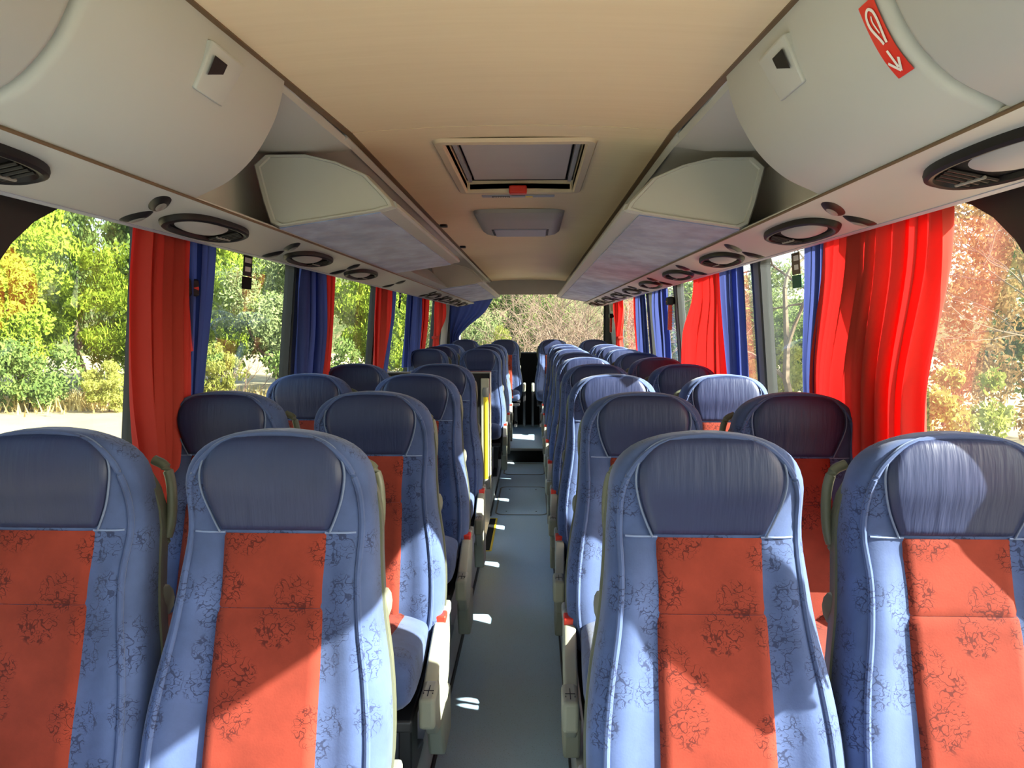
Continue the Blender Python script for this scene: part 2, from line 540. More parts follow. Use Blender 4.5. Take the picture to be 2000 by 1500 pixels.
for k, sg in enumerate((-1, 1)):
    lp = []
    for y in (Y0, -.4, .4, 1.2, SEAM, 3.0, CEND):
        w, z = chw(y), czf(y)
        lp.append([(sg * (w - .006), y, z - .003), (sg * (w + .009), y, z - .006), (sg * (w + .009), y, z + .03), (sg * (w - .006), y, z + .03)])
    struct('trim_%d' % (40 + k), MB().loft(lp), M['browntrim'], 'brown edging along the ceiling')
    t = MB().prism([(sg * (CH + .010), CZ - .010), (sg * (CH + .022), CZ - .020), (sg * (CH + .027), CZ + .02), (sg * (CH + .010), CZ + .02)], 1.98, CEND)
    struct('trim_%d' % (42 + k), t, M['housing'], 'pale edging beside the ceiling')
    # recess lining above the racks
    prof = [(.653, 1.622), (.775, 1.67), (.775, 1.83), (.70, 1.85), (.462, 1.858), (.462, 1.885), (.84, 1.88), (.84, 1.60), (.66, 1.612)]
    t = MB().prism([(sg * x, z) for x, z in prof], 1.48, CEND)
    struct('trim_%d' % (44 + k), t, M['darkhousing'], 'rack recess lining')
    # upper filler housing just behind the front bins
    fp = [(.452, 1.864), (.458, 1.845), (.54, 1.826), (.66, 1.825), (.77, 1.835), (.77, 1.85), (.50, 1.87)]
    lp = []
    for y, q in ((1.46, 1.0), (1.95, 1.0), (2.05, 0.72), (2.10, 0.25)):
        lp.append([(sg * (x + (chw(y) - CH) * .8), y, 1.862 + (z - 1.862) * q) for x, z in fp])
    t = MB().loft(lp)
    struct('trim_%d' % (46 + k), t, M['housing'], 'upper filler housing', smooth=True)
    # side structure hidden above the windows
    t = MB().prism([(sg * x, z) for x, z in ((.865, 1.60), (1.03, 1.70), (1.03, 1.73), (.85, 1.66))], Y0, Y1 - .02)
    struct('trim_%d' % (48 + k), t, M['frame'], 'dark lining over the windows')

# ------------------------------------------------------------------ overhead bins, service panels, racks
BP = [(.457, 1.862), (.468, 1.815), (.487, 1.766), (.527, 1.703), (.580, 1.655), (.635, 1.628), (.654, 1.6185)]
BPATH = poly_path(BP, 40)
def bp(s):
    s = max(0, min(1, s)) * 40
    i = min(39, int(s)); f = s - i
    a, b = BPATH[i], BPATH[i + 1]
    return (a[0] + (b[0] - a[0]) * f, a[1] + (b[1] - a[1]) * f)
def bpn(s):
    a, b = bp(s - .02), bp(s + .02)
    d = Vector((b[0] - a[0], b[1] - a[1])).normalized()
    return (-abs(d.y) if True else 0, -abs(d.x))       # towards the aisle and down
def on_bin(sg, s, y, off):
    x, z = bp(s); nx, nz = bpn(s)
    x += (chw(y) - .457) * max(0, min(1, (z - 1.618) / .24))
    return (sg * (x + nx * off), y, z + nz * off)

def overhead_bin(sg, y0, y1, label):
    side = 'left' if sg < 0 else 'right'
    t = thing('overhead_bin', label, 'overhead bin', (0, 0, 0), group='closed overhead bins')
    m = MB()
    back = [(.77, 1.655), (.77, 1.85), (.50, 1.868)]
    loops = []
    for y, off in ((y0, -.012), (y0 + .004, -.004), (y0 + .014, 0), (y1 - .018, 0), (y1 - .006, -.005), (y1, -.016)):
        lp = [on_bin(sg, k / 40, y, off) for k in range(41)]
        lp += [(sg * x, y, z) for x, z in back]
        loops.append(lp)
    m.loft(loops)
    fixn(obj('bin_body', m, M['housing'], t, angle=55))
    return t
bins = {}
for sg in (-1, 1):
    side = 'left' if sg < 0 else 'right'
    overhead_bin(sg, -1.3, 0.906 + (.032 if sg > 0 else 0), 'warm grey closed overhead bin cut by the upper %s corner' % side)
    b = overhead_bin(sg, 0.913 + (.032 if sg > 0 else 0), 1.53, 'warm grey closed overhead bin with %s latch' % ('dark oval left' if sg < 0 else 'right hand red sticker and'))
    bins[sg] = b
    # latch: a pale wedge with a black finger hole
    s0, s1, ya, yb = 0.14, 0.39, 1.20, 1.32
    w = MB()
    for pass_ in (0,):
        lo = []
        for off in (-.004, .010, .014):
            g = .0 if off < .012 else .012
            ring = []
            for (s, y) in ((s0 + g, ya + g), (s1 - g, ya + g * .6), (s1 - g * 1.2, yb - g - .02), (s0 + g, yb - g)):
                ring.append(on_bin(sg, s, y, off * (1 if s < .2 else .6)))
            lo.append(ring)
        w.loft(lo)
    la = fixn(obj('latch', w, M['housing'], b, bevel=.003))
    h = MB()
    def hole(u, v):
        y = 1.207 + .045 * u
        s = .21 + .105 * v * (1 - .45 * u)
        return on_bin(sg, s, y, .0145 - .003 * v)
    h.grid(hole, 6, 6)
    obj('finger_hole', h, M['black'], la)
# red sticker with a white belt pictogram on the right bin
def strip(pts, wd, off):
    """ribbon in (arc, y) metres laid on the right bin"""
    m = MB(); vs = []
    L = 0.40
    for i, p in enumerate(pts):
        a = pts[max(0, i - 1)]; c = pts[min(len(pts) - 1, i + 1)]
        dx, dy = c[0] - a[0], c[1] - a[1]; d = math.hypot(dx, dy) or 1
        nx, ny = -dy / d, dx / d
        for q in (-1, 1):
            vs.append(on_bin(1, .32 + .25 * (p[0] + q * nx * wd / 2 - .06) / .19, .957 + .038 * (p[1] + q * ny * wd / 2 - .905) / .058, off - .0005))
    m.add(vs, [(2 * i, 2 * i + 2, 2 * i + 3, 2 * i + 1) for i in range(len(pts) - 1)])
    return m
sk = MB()
def stk(u, v): return on_bin(1, .32 + .25 * v, .957 + .038 * u, .0030)
sk.grid(stk, 4, 14)
st_ = obj('red_sticker', sk, M['red'], None)
tag(st_, 'red sticker with a white belt loop and arrow on the right bin', 'sticker')
wh = MB()
loop = [(.165, .922), (.120, .917), (.092, .920), (.080, .933), (.092, .946), (.118, .948), (.150, .936), (.165, .932)]
a = strip(poly_path(loop, 40), .0075, .0048); wh.add(a.v, a.f)
a = strip(poly_path([(.098, .931), (.112, .934), (.140, .928)], 10), .004, .0048); wh.add(a.v, a.f)
a = strip([(.180, .935), (.226, .935)], .0075, .0048); wh.add(a.v, a.f)
a = strip([(.206, .916), (.236, .935)], .0075, .0049); wh.add(a.v, a.f)
a = strip([(.206, .954), (.236, .935)], .0075, .0050); wh.add(a.v, a.f)
obj('pictogram', wh, M['white'], st_, smooth=False)

# service panels
PA, PB = (.655, 1.616), (.845, 1.578)
for k, sg in enumerate((-1, 1)):
    side = 'left' if sg < 0 else 'right'
    t = thing('service_panel', 'long grey service panel with oval vents above the %s windows' % side, 'service panel')
    prof = [(.653, 1.613), (.70, 1.607), (.76, 1.595), (.80, 1.587), (.842, 1.578), (.842, 1.586), (.80, 1.60), (.656, 1.625)]
    lp = [[(sg * x, y, z) for x, z in prof] for y in (-1.3, 8.55)]
    lp += [[(sg * (x + .03 * q), 8.55 + .10 * q, z + .02 * q * (1 if x > .7 else 0)) for x, z in prof] for q in (.6, 1.0)]
    fixn(obj('panel', MB().loft(lp), M['housing'], t, angle=30))
    ed = [(.840, 1.577), (.852, 1.574), (.866, 1.584), (.872, 1.602), (.84, 1.592)]
    fixn(obj('edge_trim', MB().prism([(sg * x, z) for x, z in ed], -1.3, 8.55), M['bluetrim'], t, angle=60))
    obj('seam', MB().tube([(sg * .654, -1.3, 1.616), (sg * .654, 8.5, 1.616)], .0035, 6), M['browntrim'], t)

def panel_pt(sg, yc, a, b, n):
    """a along the coach, b across the panel outwards, n downwards"""
    B = Vector((.19, -.038)).normalized(); N = Vector((-B.y * -1, -B.x)) if False else Vector((B.y, -B.x))
    x = .752 + b * B.x + n * N.x; z = 1.5945 + b * B.y + n * N.y
    return (sg * x, yc + a, z)

def dome(fnp, ca, cb, ra, rb, n0, h, ex=2.3, rings=6, seg=36, rot=0):
    """a flat dome with a superellipse outline"""
    loops = []
    for q in range(rings + 1):
        f = 1 - q / rings * 0.97
        hh = n0 + h * (1 - f ** 3)
        lp = []
        for i in range(seg):
            th = 2 * math.pi * i / seg
            a = ra * f * spow(math.cos(th), 2 / ex); b = rb * f * spow(math.sin(th), 2 / ex)
            a, b = a * math.cos(rot) - b * math.sin(rot), a * math.sin(rot) + b * math.cos(rot)
            lp.append(fnp(ca + a, cb + b, hh))
        loops.append(lp)
    return MB().loft(loops)

def vent_unit(sg, y, label, nozzles_only=False):
    t = thing('vent_unit', label, 'vent', (sg * .752, y, 1.5945), group='oval vents along the service panels')
    fn = lambda a, b, n: tuple(Vector(panel_pt(sg, 0, a, b, n)) - Vector((sg * .752, 0, 1.5945)))
    if not nozzles_only:
        # bezel ring
        loops = []
        for f, n in ((1.0, -.004), (1.0, .004), (.97, .011), (.90, .014), (.84, .012), (.80, .004)):
            lp = []
            for i in range(44):
                th = 2 * math.pi * i / 44
                lp.append(fn((.19 - .14 * (1 - f)) * spow(math.cos(th), 2 / 2.5), (.062 - .085 * (1 - f)) * spow(math.sin(th), 2 / 2.5), n))
            loops.append(lp)
        fixn(obj('bezel', MB().loft(loops, caps=False), M['black'], t))
        fixn(obj('backing', dome(fn, 0, 0, .17, .05, .002, .004), M['matblack'], t))
        fixn(obj('lens', dome(fn, -.036, -.003, .112, .041, .005, .013, 2.1), M['housing2'], t))
        sl = MB()
        for q in range(4):
            a0 = .086 + q * .018
            hb = .040 - q * .004
            c = [fn(a0, -hb, .009), fn(a0, hb, .009)]
            sl.tube(c, .0035, 6)
        obj('louvre', sl, M['black'], t)
        sh = MB().tube([fn(.08, .016, .0115), fn(.15, .012, .0115)], .003, 6)
        obj('slider', sh, M['grey'], t)
    for q, (a, b, rot, ra) in enumerate(((-.300, -.040, .64, .064), (-.240, .047, 1.30, .044))):
        nz = fixn(obj('nozzle', dome(fn, a, b, ra, .021, -.002, .010, 2.0, rot=rot), M['black'], t))
        obj('nozzle_core', dome(fn, a, b, ra * .5, .010, .0075, .003, 2.0, rot=rot, rings=3, seg=20), M['grey'], nz)
    return t
ORD = ['nearest', 'second', 'third', 'fourth', 'fifth', 'sixth', 'seventh', 'eighth', 'ninth', 'tenth']
vl = [0.98, 1.78, 2.59, 3.37, 4.45, 5.77, 6.56, 7.35, 8.15]
vr = [1.07, 1.89, 2.67, 3.46, 4.26, 5.06, 5.85, 6.64, 7.43, 8.22]
for sg, ys, side in ((-1, vl, 'left'), (1, vr, 'right')):
    for i, y in enumerate(ys):
        no = (sg < 0 and i == 4)
        lb = 'black oval vent with grey lens on the %s service panel, %s from the front' % (side, ORD[i])
        if i == 0: lb = 'black oval vent cut by the %s edge of the photo on the service panel' % side
        if no: lb = 'pair of narrow black nozzles without a lens on the left service panel'
        vent_unit(sg, y, lb, no)

# luggage racks
CAP = [(.648, 1.621), (.36, 1.664), (.318, 1.676), (.326, 1.692), (.35, 1.718), (.396, 1.766), (.48, 1.802), (.568, 1.823), (.682, 1.823), (.715, 1.794), (.69, 1.69), (.672, 1.632)]
def rack(sg, y0, y1, label):
    t = thing('luggage_rack', label, 'luggage rack', (0, y0, 1.62), group='open luggage racks')
    L = y1 - y0
    Z = lambda z: z - 1.62
    m = MB().prism([(sg * x, Z(z)) for x, z in ((.646, 1.6195), (.362, 1.6615), (.362, 1.678), (.646, 1.64))], .012, L)
    fixn(obj('shelf', m, M['shelf'], t, smooth=False))
    m = MB().prism([(sg * x, Z(z)) for x, z in ((.363, 1.664), (.322, 1.674), (.316, 1.680), (.322, 1.694), (.330, 1.697), (.36, 1.682))], .02, L)
    fixn(obj('lip', m, M['housing'], t, angle=25))
    cen = (.52, 1.725)
    loops = []
    for y, s in ((.10, 1.0), (.03, 1.0), (.008, .985), (.0, .955), (.0, .90), (.006, .885)):
        loops.append([(sg * (cen[0] + (x - cen[0]) * s), y, Z(cen[1] + (z - cen[1]) * s)) for x, z in CAP])
    fixn(obj('end_cap', MB().loft(loops), M['housing'], t, angle=28))
    m = MB().prism([(sg * x, Z(z)) for x, z in ((.646, 1.626), (.655, 1.626), (.70, 1.72), (.69, 1.72))], .10, L)
    fixn(obj('back_board', m, M['darkhousing'], t, smooth=False))
    m = MB().prism([(sg * x, Z(z)) for x, z in ((.646, 1.63), (.36, 1.671), (.318, 1.678), (.324, 1.698), (.36, 1.684), (.646, 1.642))], L, L + .012)
    fixn(obj('end_trim', m, M['housing'], t, smooth=False))
    # rail carried inside the rack
    obj('divider', MB().tube([(sg * .60, .25, Z(1.70)), (sg * .595, .25, Z(1.78)), (sg * .575, .27, Z(1.80)), (sg * .55, .45, Z(1.805)), (sg * .55, .9, Z(1.80))], .028, 10), M['grey'], t)
    return t
rack(-1, 1.98, 3.68, 'open luggage rack with blue underside above the left front seats')
rack(-1, 5.36, 8.12, 'short open luggage rack with blue underside at the left rear')
rack(1, 2.05, 8.12, 'long open luggage rack with blue underside along the right side')
# lower filler left of the aisle between the two racks
fixn(tag(obj('filler_panel', MB().prism([(-.652, 1.622), (-.58, 1.632), (-.70, 1.75), (-.78, 1.80), (-.78, 1.66)], 3.72, 5.34), M['housing2'], smooth=False),
    'pale filler panel between the two left luggage racks', 'panel'))

# ------------------------------------------------------------------ things on the ceiling
hz = CZ + .014
t = thing('roof_hatch', 'closed roof hatch with grey board and red handle in the ceiling', 'hatch', (0, 0, hz))
def ring_loft(levels, n=6):
    lp = []
    for (x0, x1, y0, y1, r, z) in levels:
        lp.append([(x, y, z) for x, y in rrect(x0, x1, y0, y1, r, n)])
    return MB().loft(lp, caps=False)
fm = ring_loft([(HX0 - .035, HX1 + .035, HY0 - .035, HY1 + .045, .03, .0), (HX0 - .028, HX1 + .028, HY0 - .028, HY1 + .036, .03, -.010),
                (HX0 - .006, HX1 + .006, HY0 - .006, HY1 + .006, .012, -.012), (HX0, HX1, HY0, HY1, .01, -.004), (HX0, HX1, HY0, HY1, .01, .052)])
fixn(obj('hatch_frame', fm, M['tanplastic'], t))
obj('hatch_board', MB().box(HX0 + .03, HX1 - .03, HY0 + .01, HY1 - .04, .030, .045), M['hatch'], t, bevel=.004)
for s in (-1, 1):
    x = HX0 + .014 if s < 0 else HX1 - .014
    obj('side_rail', MB().box(x - .007, x + .007, HY0 + .01, HY1 - .02, .026, .046), M['housing2'], t, smooth=False)
obj('gap_strip', MB().box(HX0, HX1, HY1 - .035, HY1 - .004, .034, .05), M['matblack'], t, smooth=False)
obj('back_plate', MB().box(HX0, HX1, HY0, HY1, .053, .058), M['matblack'], t, smooth=False)
obj('handle', MB().box(-.035, .035, HY1 - .03, HY1 + .012, -.020, .012), M['red'], t, bevel=.006)
obj('handle_well', MB().box(-.028, .028, HY1 + .010, HY1 + .042, -.0165, -.009), M['black'], t, bevel=.002)
t = thing('label_strip', 'thin pale label strip behind the roof hatch on the ceiling', 'label', (-.002, 3.0, CZ + .016))
obj('strip', MB().box(-.15, .15, -.016, .016, -.005, .001), M['bluetrim'], t, smooth=False)
for x0, x1, m in ((-.108, -.035, 'black'), (.03, .06, 'yellow')):
    obj('printed_patch', MB().box(x0, x1, -.012, .012, -.0065, -.004), M[m], t, smooth=False)
tx = MB()
for q in range(9):
    tx.box(-.102 + q * .0072, -.098 + q * .0072, -.005, .006, -.0072, -.006)
obj('lettering', tx, M['white'], t, smooth=False)
t = thing('ceiling_console', 'grey ceiling console with a dark slotted flap behind the hatch', 'ceiling console', (-.008, 3.68, CZ + .016))
cl = MB()
lp = []
for (hx, y0, y1, r, z) in ((.215, -.34, .36, .05, .0), (.210, -.335, .355, .05, -.018), (.188, -.30, .33, .05, -.036), (.165, -.26, .30, .04, -.044)):
    lp.append([(x, y, z) for x, y in rrect(-hx, hx, y0, y1, r)])
cl.loft(lp)
fixn(obj('console_body', cl, M['housing2'], t))
fl_ = obj('flap', MB().box(-.135, .135, .02, .29, -.050, -.043), M['bluetrim'], t, bevel=.003)
for s in (-1, 1):
    obj('slot', MB().box(s * .142 - .005, s * .142 + .005, .04, .27, -.046, -.0435), M['black'], t, smooth=False)
for i, (y, lb) in enumerate(((3.75, 'small black clip on the left ceiling edge, nearer one'), (4.75, 'small black clip on the left ceiling edge, farther one'))):
    c = MB().loft([[(x, yy, z) for x, yy in rrect(-.018, .018, -.03, .03, .012)] for z in (-.010, -.004, .0)])
    tag(fixn(obj('ceiling_clip', c, M['black'], loc=(-CH + .03, y, CZ + .0015))), lb, 'clip', 'clips on the ceiling edge')

# ------------------------------------------------------------------ seats
YF = [(.42, -.140), (.52, -.128), (.62, -.102), (.72, -.070), (.80, -.046), (.88, -.022), (.95, -.003), (1.0, -.006), (1.05, -.014), (1.09, -.012), (1.12, -.006), (1.14, .002), (1.152, .014)]
WT = [(.42, .196), (.50, .222), (.60, .226), (.70, .215), (.80, .196), (.90, .185), (.97, .182), (1.04, .180), (1.152, .180)]
TT = [(.42, .085), (.6, .115), (.8, .125), (.97, .125), (1.08, .105), (1.12, .08), (1.152, .04)]
ZTOP = 1.152
def hw(z):
    w = cr(WT, z)
    if z > 1.03:
        s = min(1, (z - 1.03) / (ZTOP - 1.03)); w *= max(0, 1 - s ** 2.6) ** (1 / 2.6)
    return w
def front(x, z):
    w = max(hw(z), .02); f = min(1, abs(x) / w)
    t = cr(TT, z)
    b = .022 * sm(.50, .80, f) * (1 - sm(.88, 1.0, z))
    n = 4.0
    rim = max(0, 1 - f ** n) ** (1 / n)
    return cr(YF, z) + t / 2 * (1 - rim) - b * rim
def zlevels(z0, z1, n): return [z0 + (z1 - z0) * i / n for i in range(n + 1)]

def make_backrest():
    lv = zlevels(.43, 1.03, 24) + [1.03 + (ZTOP - 1.03) * (1 - (1 - q / 12) ** 2) for q in range(1, 13)]
    loops = []
    for z in lv:
        w = max(hw(z), .03); t = cr(TT, z); n = 4.0
        lp = []
        for i in range(33):                               # front
            x = -w * math.cos(math.pi * i / 32)
            lp.append((x, front(x, z), z))
        for i in range(1, 32):                            # back
            x = w * math.cos(math.pi * i / 32); f = abs(x) / w
            lp.append((x, cr(YF, z) + t / 2 + t / 2 * max(0, 1 - f ** n) ** (1 / n), z))
        loops.append(lp)
    return MB().loft(loops)

def patch(zlo, zhi, half, off=.007, nu=20, nv=24, tuck=.006, vmin=0.0):
    def fn(u, v):
        z = zlo + (zhi - zlo) * v
        s = 2 * u - 1
        x = s * half(z)
        e = min(1, (1 - abs(s)) / .10, vmin + v / .06, vmin + (1 - v) / .04)
        e = math.sin(max(0, e) * math.pi / 2)
        return (x, front(x, z) - off * e + tuck * (1 - e), z)
    return MB().grid(fn, nu, nv)

HP0, HP1 = .962, 1.1495
def head_half(z):
    v = (z - HP0) / (HP1 - HP0)
    base = .104 + .033 * math.sin(min(1, v / .62) * math.pi / 2)
    if v > .50:
        s = (v - .50) / .50; base *= max(0.0, 1 - s ** 2.9) ** (1 / 2.9)
    return max(.012, base)
def red_half(z): return .103 + .003 * sm(.97, .55, z) - .003 * sm(.80, .86, z) * (1 - sm(.86, .95, z))

def surf_tube(pts, r, off=.004):
    return MB().tube([(x, front(x, z) - off, z) for x, z in pts], r, 8)

def make_cushion():
    ys = [-.06, -.08, -.14, -.24, -.34, -.44, -.49, -.52, -.540, -.550]
    top = [.515, .522, .524, .536, .552, .570, .580, .576, .555, .532]
    bot = [.43, .415, .41, .41, .42, .43, .44, .45, .47, .505]
    wd = [.185, .188, .190, .194, .200, .204, .204, .200, .192, .182]
    loops = []
    for y, a, b, w in zip(ys, top, bot, wd):
        lp = []
        for i in range(32):
            th = 2 * math.pi * i / 32
            lp.append((w * spow(math.cos(th), .45), y, (a + b) / 2 + (a - b) / 2 * spow(math.sin(th), .45)))
        loops.append(lp)
    return MB().loft(loops)
CT = [(-.550, .532), (-.540, .555), (-.52, .576), (-.49, .580), (-.44, .570), (-.34, .552), (-.24, .536), (-.14, .524), (-.08, .522)]
def make_cushion_panel():
    def fn(u, v):
        s = 2 * u - 1
        x = s * .125
        e = math.sin(max(0, min(1, (1 - abs(s)) / .12)) * math.pi / 2)
        if v < .25:
            q = v / .25; return (x, -.554 - .003 * e + .006 * (1 - e), .485 + .047 * q)
        q = (v - .25) / .75; y = -.550 + (.435) * q
        return (x, y - .003 * (1 - q), cr(CT, y) + .004 * e - .005 * (1 - e))
    return MB().grid(fn, 14, 28)

def side_cover(s):
    """plastic cover along the aisle side of the cushion"""
    pr = [(-.03, .565), (-.10, .575), (-.20, .555), (-.36, .535), (-.47, .515), (-.52, .495), (-.53, .46), (-.47, .42), (-.40, .36), (-.30, .33), (-.16, .335), (-.06, .38), (-.02, .48)]
    pts = pr
    loops = []
    cy = -.24; cz = .42
    pts = [(y * .86, z - .062) for y, z in pts]
    for x, q in ((.202, .94), (.206, 1.0), (.229, 1.0), (.236, .95)):
        loops.append([(s * (x + .01 * sm(-.1, -.45, y)), cy + (y - cy) * q, cz + (z - cz) * q) for y, z in pts])
    return MB().loft(loops)

def make_seat(kind, side, label, loc):
    """kind aisle/window; side = +1 when the aisle lies towards +x of the seat"""
    t = thing('coach_seat', label, 'seat', loc, group='coach seats in rows')
    fixn(obj('backrest', make_backrest(), M['velour'], t, angle=60))
    fixn(obj('headrest_cover', patch(HP0, HP1, head_half, .010, 24, 24), M['leather'], t, angle=80))
    obj('upper_back_panel', patch(.830, .961, red_half, .007, 16, 14, vmin=.5), M['redvelour'], t, angle=80)
    obj('lower_back_panel', patch(.47, .8298, red_half, .010, 16, 28, vmin=.45), M['redvelour'], t, angle=80)
    pth = [(head_half(z), z) for z in zlevels(HP0, HP1, 40)]
    pth = pth + [(-x, z) for x, z in reversed(pth)]
    obj('headrest_piping', surf_tube(pth, .0020, .004), M['lightpiping'], t)
    rim = [(hw(z) * (.865 + .035 * sm(.85, 1.0, z)), z) for z in zlevels(.46, 1.02, 24)]
    tp = []
    for q in range(0, 25):
        a = q / 24 * math.pi / 2
        zz = 1.02 + .127 * math.sin(a); xx = cr(WT, 1.03) * .90 * max(0.0, math.cos(a)) ** .75
        tp.append((xx, zz))
    rim = rim + tp[1:-1]
    rim = rim + [(0, 1.1475)] + [(-x, z) for x, z in reversed(rim)]
    obj('edge_piping', surf_tube(rim, .0060, .0015), M['velour'], t)
    for q in (-1, 1):
        obj('head_seam', surf_tube([(q * hw(.962) * .84 * k, .962) for k in (.62, .7, .8, .9, 1)], .002, .002), M['piping'], t)
    # plastic back shell
    loops = []
    for z in zlevels(.40, 1.10, 18):
        w = (hw(max(z, .43)) + .004) * (1 if z < 1.0 else 1 - .12 * sm(1.0, 1.1, z)); tt = cr(TT, z); n = 4.0
        yb = cr(YF, z)
        lp = [(w, yb + tt * .62, z)]
        for i in range(0, 21):
            x = w * math.cos(math.pi * i / 20); f = abs(x) / w
            lp.append((x, yb + tt * .62 + (tt * .38 + .016) * max(0, 1 - f ** n) ** (1 / n), z))
        lp.append((-w, yb + tt * .62, z))
        loops.append(lp)
    fixn(obj('back_shell', MB().loft(loops), M['olive'], t, angle=60))
    # shoulder handle on the aisle side
    w1 = hw(.99) - (.014 if kind == 'aisle' else 0)
    hp = [(side * (w1 - .030), .118, 1.075), (side * (w1 - .004), .116, 1.06), (side * (w1 + .008), .112, 1.02), (side * (w1 + .009), .106, .96), (side * (w1 + .002), .10, .92), (side * (w1 - .012), .098, .90)]
    obj('grab_handle', MB().tube(poly_path(hp, 20), .010, 10), M['olive'], t)
    hc = MB()
    lp = []
    for q in range(7):
        a = math.pi * q / 6
        lp.append([(side * (hw(.80) - .004 + .012 * math.sin(a) * abs(math.cos(th / 2))), .060 + .020 * math.cos(th) * max(.05, math.sin(a)), .80 + .034 * math.cos(a)) for th in [2 * math.pi * k / 12 for k in range(12)]])
    hc.loft(lp)
    fixn(obj('hinge_cover', hc, M['cream'], t))
    # seat cushion
    fixn(obj('seat_cushion', make_cushion(), M['velour'], t, angle=60))
    obj('cushion_panel', make_cushion_panel(), M['redvelour'], t, angle=80)
    # frame and legs
    fr = MB().box(-.20, .20, -.49, -.05, .385, .415).box(-.205, .205, -.10, -.03, .405, .45)
    obj('seat_frame', fr, M['metal'], t, bevel=.006)
    for x in (-.15, .15):
        lg = MB().loft([[(x + dx * .018, y0 + dy * hy, z) for dx, dy in ((-1, -1), (1, -1), (1, 1), (-1, 1))] for z, y0, hy in ((POD, -.27, .16), (POD + .02, -.27, .15), (POD + .05, -.27, .05), (.35, -.26, .05), (.386, -.26, .12))])
        fixn(obj('leg', lg, M['metal'], t, bevel=.005))
    if kind == 'aisle':
        sc_ = fixn(obj('side_cover', side_cover(side), M['cream'], t, bevel=.006, seg=3))
        obj('top_cap', MB().box(min(side * .200, side * .239), max(side * .200, side * .239), -.078, -.010, .490, .526), M['grey'], t, bevel=.008)
        bx = sorted((side * .203, side * .236))
        obj('buckle', MB().box(bx[0], bx[1], -.128, -.082, .497, .521), M['red'], t, bevel=.004)
        px = sorted((side * .214, side * .254))
        ad = obj('recline_lever', MB().box(px[0], px[1], -.482, -.385, .388, .466), M['cream'], t, bevel=.010, seg=3)
        ic = MB()
        c = side * .234
        ic.box(c - .001, c + .001, -.465, -.415, .4655, .4672).box(c - .012, c + .012, -.441, -.439, .4655, .4672)
        ic.box(c - .012, c - .010, -.455, -.450, .4655, .4672).box(c + .010, c + .012, -.455, -.450, .4655, .4672)
        obj('lever_icon', ic, M['black'], ad, smooth=False)
        # pocket box under the cover
        bk = sorted((side * .19, side * .238))
        pk = MB().loft([[(x, y, z) for x, y in ((bk[0], -.20), (bk[1], -.20), (bk[1], -.02), (bk[0], -.02))] if False else
                        [(bk[0], -.22 + d, z), (bk[1] - 0 if side > 0 else bk[1], -.22 + d, z), (bk[1], -.03, z), (bk[0], -.03, z)] for z, d in ((POD, .05), (.21, .02), (.275, .0))])
        fixn(obj('leg_cover', pk, M['cream'], t, bevel=.008))
    return t

XA_R, XW_R, XA_L, XW_L = .388, .838, -.422, -.868
rowsR = [1.30 + .79 * k for k in range(9)]
rowsLF = rowsR[:4]
rowsLR = [6.10, 6.85, 7.60]
ordn = ['first', 'second', 'third', 'fourth', 'fifth', 'sixth', 'seventh', 'eighth', 'ninth']
protos = {}
def put_seat(kind, side, x, y, label, dz=0):
    k = (kind, side)
    if k not in protos:
        protos[k] = make_seat(kind, side, label, (x, y, dz))
        return protos[k]
    return dup(protos[k], (x, y, dz), label)
rj = random.Random(3)
for i, y in enumerate(rowsR):
    for kind, x in (('aisle', XA_R), ('window', XW_R)):
        put_seat(kind, -1, x, y + rj.uniform(-.008, .008), 'blue and red coach seat, %s seat of the %s row right of the aisle' % (kind, ordn[i]))
for i, y in enumerate(rowsLF):
    for kind, x in (('aisle', XA_L), ('window', XW_L)):
        put_seat(kind, 1, x, y + rj.uniform(-.008, .008), 'blue and red coach seat, %s seat of the %s row left of the aisle' % (kind, ordn[i]))
for i, y in enumerate(rowsLR):
    for kind, x in (('aisle', -.40), ('window', -.855)):
        put_seat(kind, 1, x, y, 'blue and red coach seat, %s seat of the %s row behind the left partition' % (kind, ordn[i]))
for x, sd, kind, lb in ((-.30, 1, 'window', 'inner seat left of the dark gap on the rear bench'), (-.79, 1, 'window', 'outer left seat on the rear bench by the blue curtain'),
                        (.30, -1, 'window', 'inner seat right of the dark gap on the rear bench'), (.80, -1, 'window', 'outer right seat on the rear bench by the grey pillar')):
    put_seat(kind, sd, x, 8.72, 'blue and red coach seat, ' + lb, 0.03)
for x, lb in ((-.052, 'pale armrest end left of the dark gap on the rear bench'), (.052, 'pale armrest end right of the dark gap on the rear bench')):
    m = MB().box(-.018, .018, -.25, .05, -.05, .04)
    a = thing('armrest', lb, 'armrest', (x, 8.60, .62), group='rear bench armrests')
    obj('armrest_pad', m, M['cream'], a, bevel=.012)
    obj('bracket', MB().box(-.015, .015, -.02, .03, POD - .62, -.05), M['metal'], a, bevel=.003)

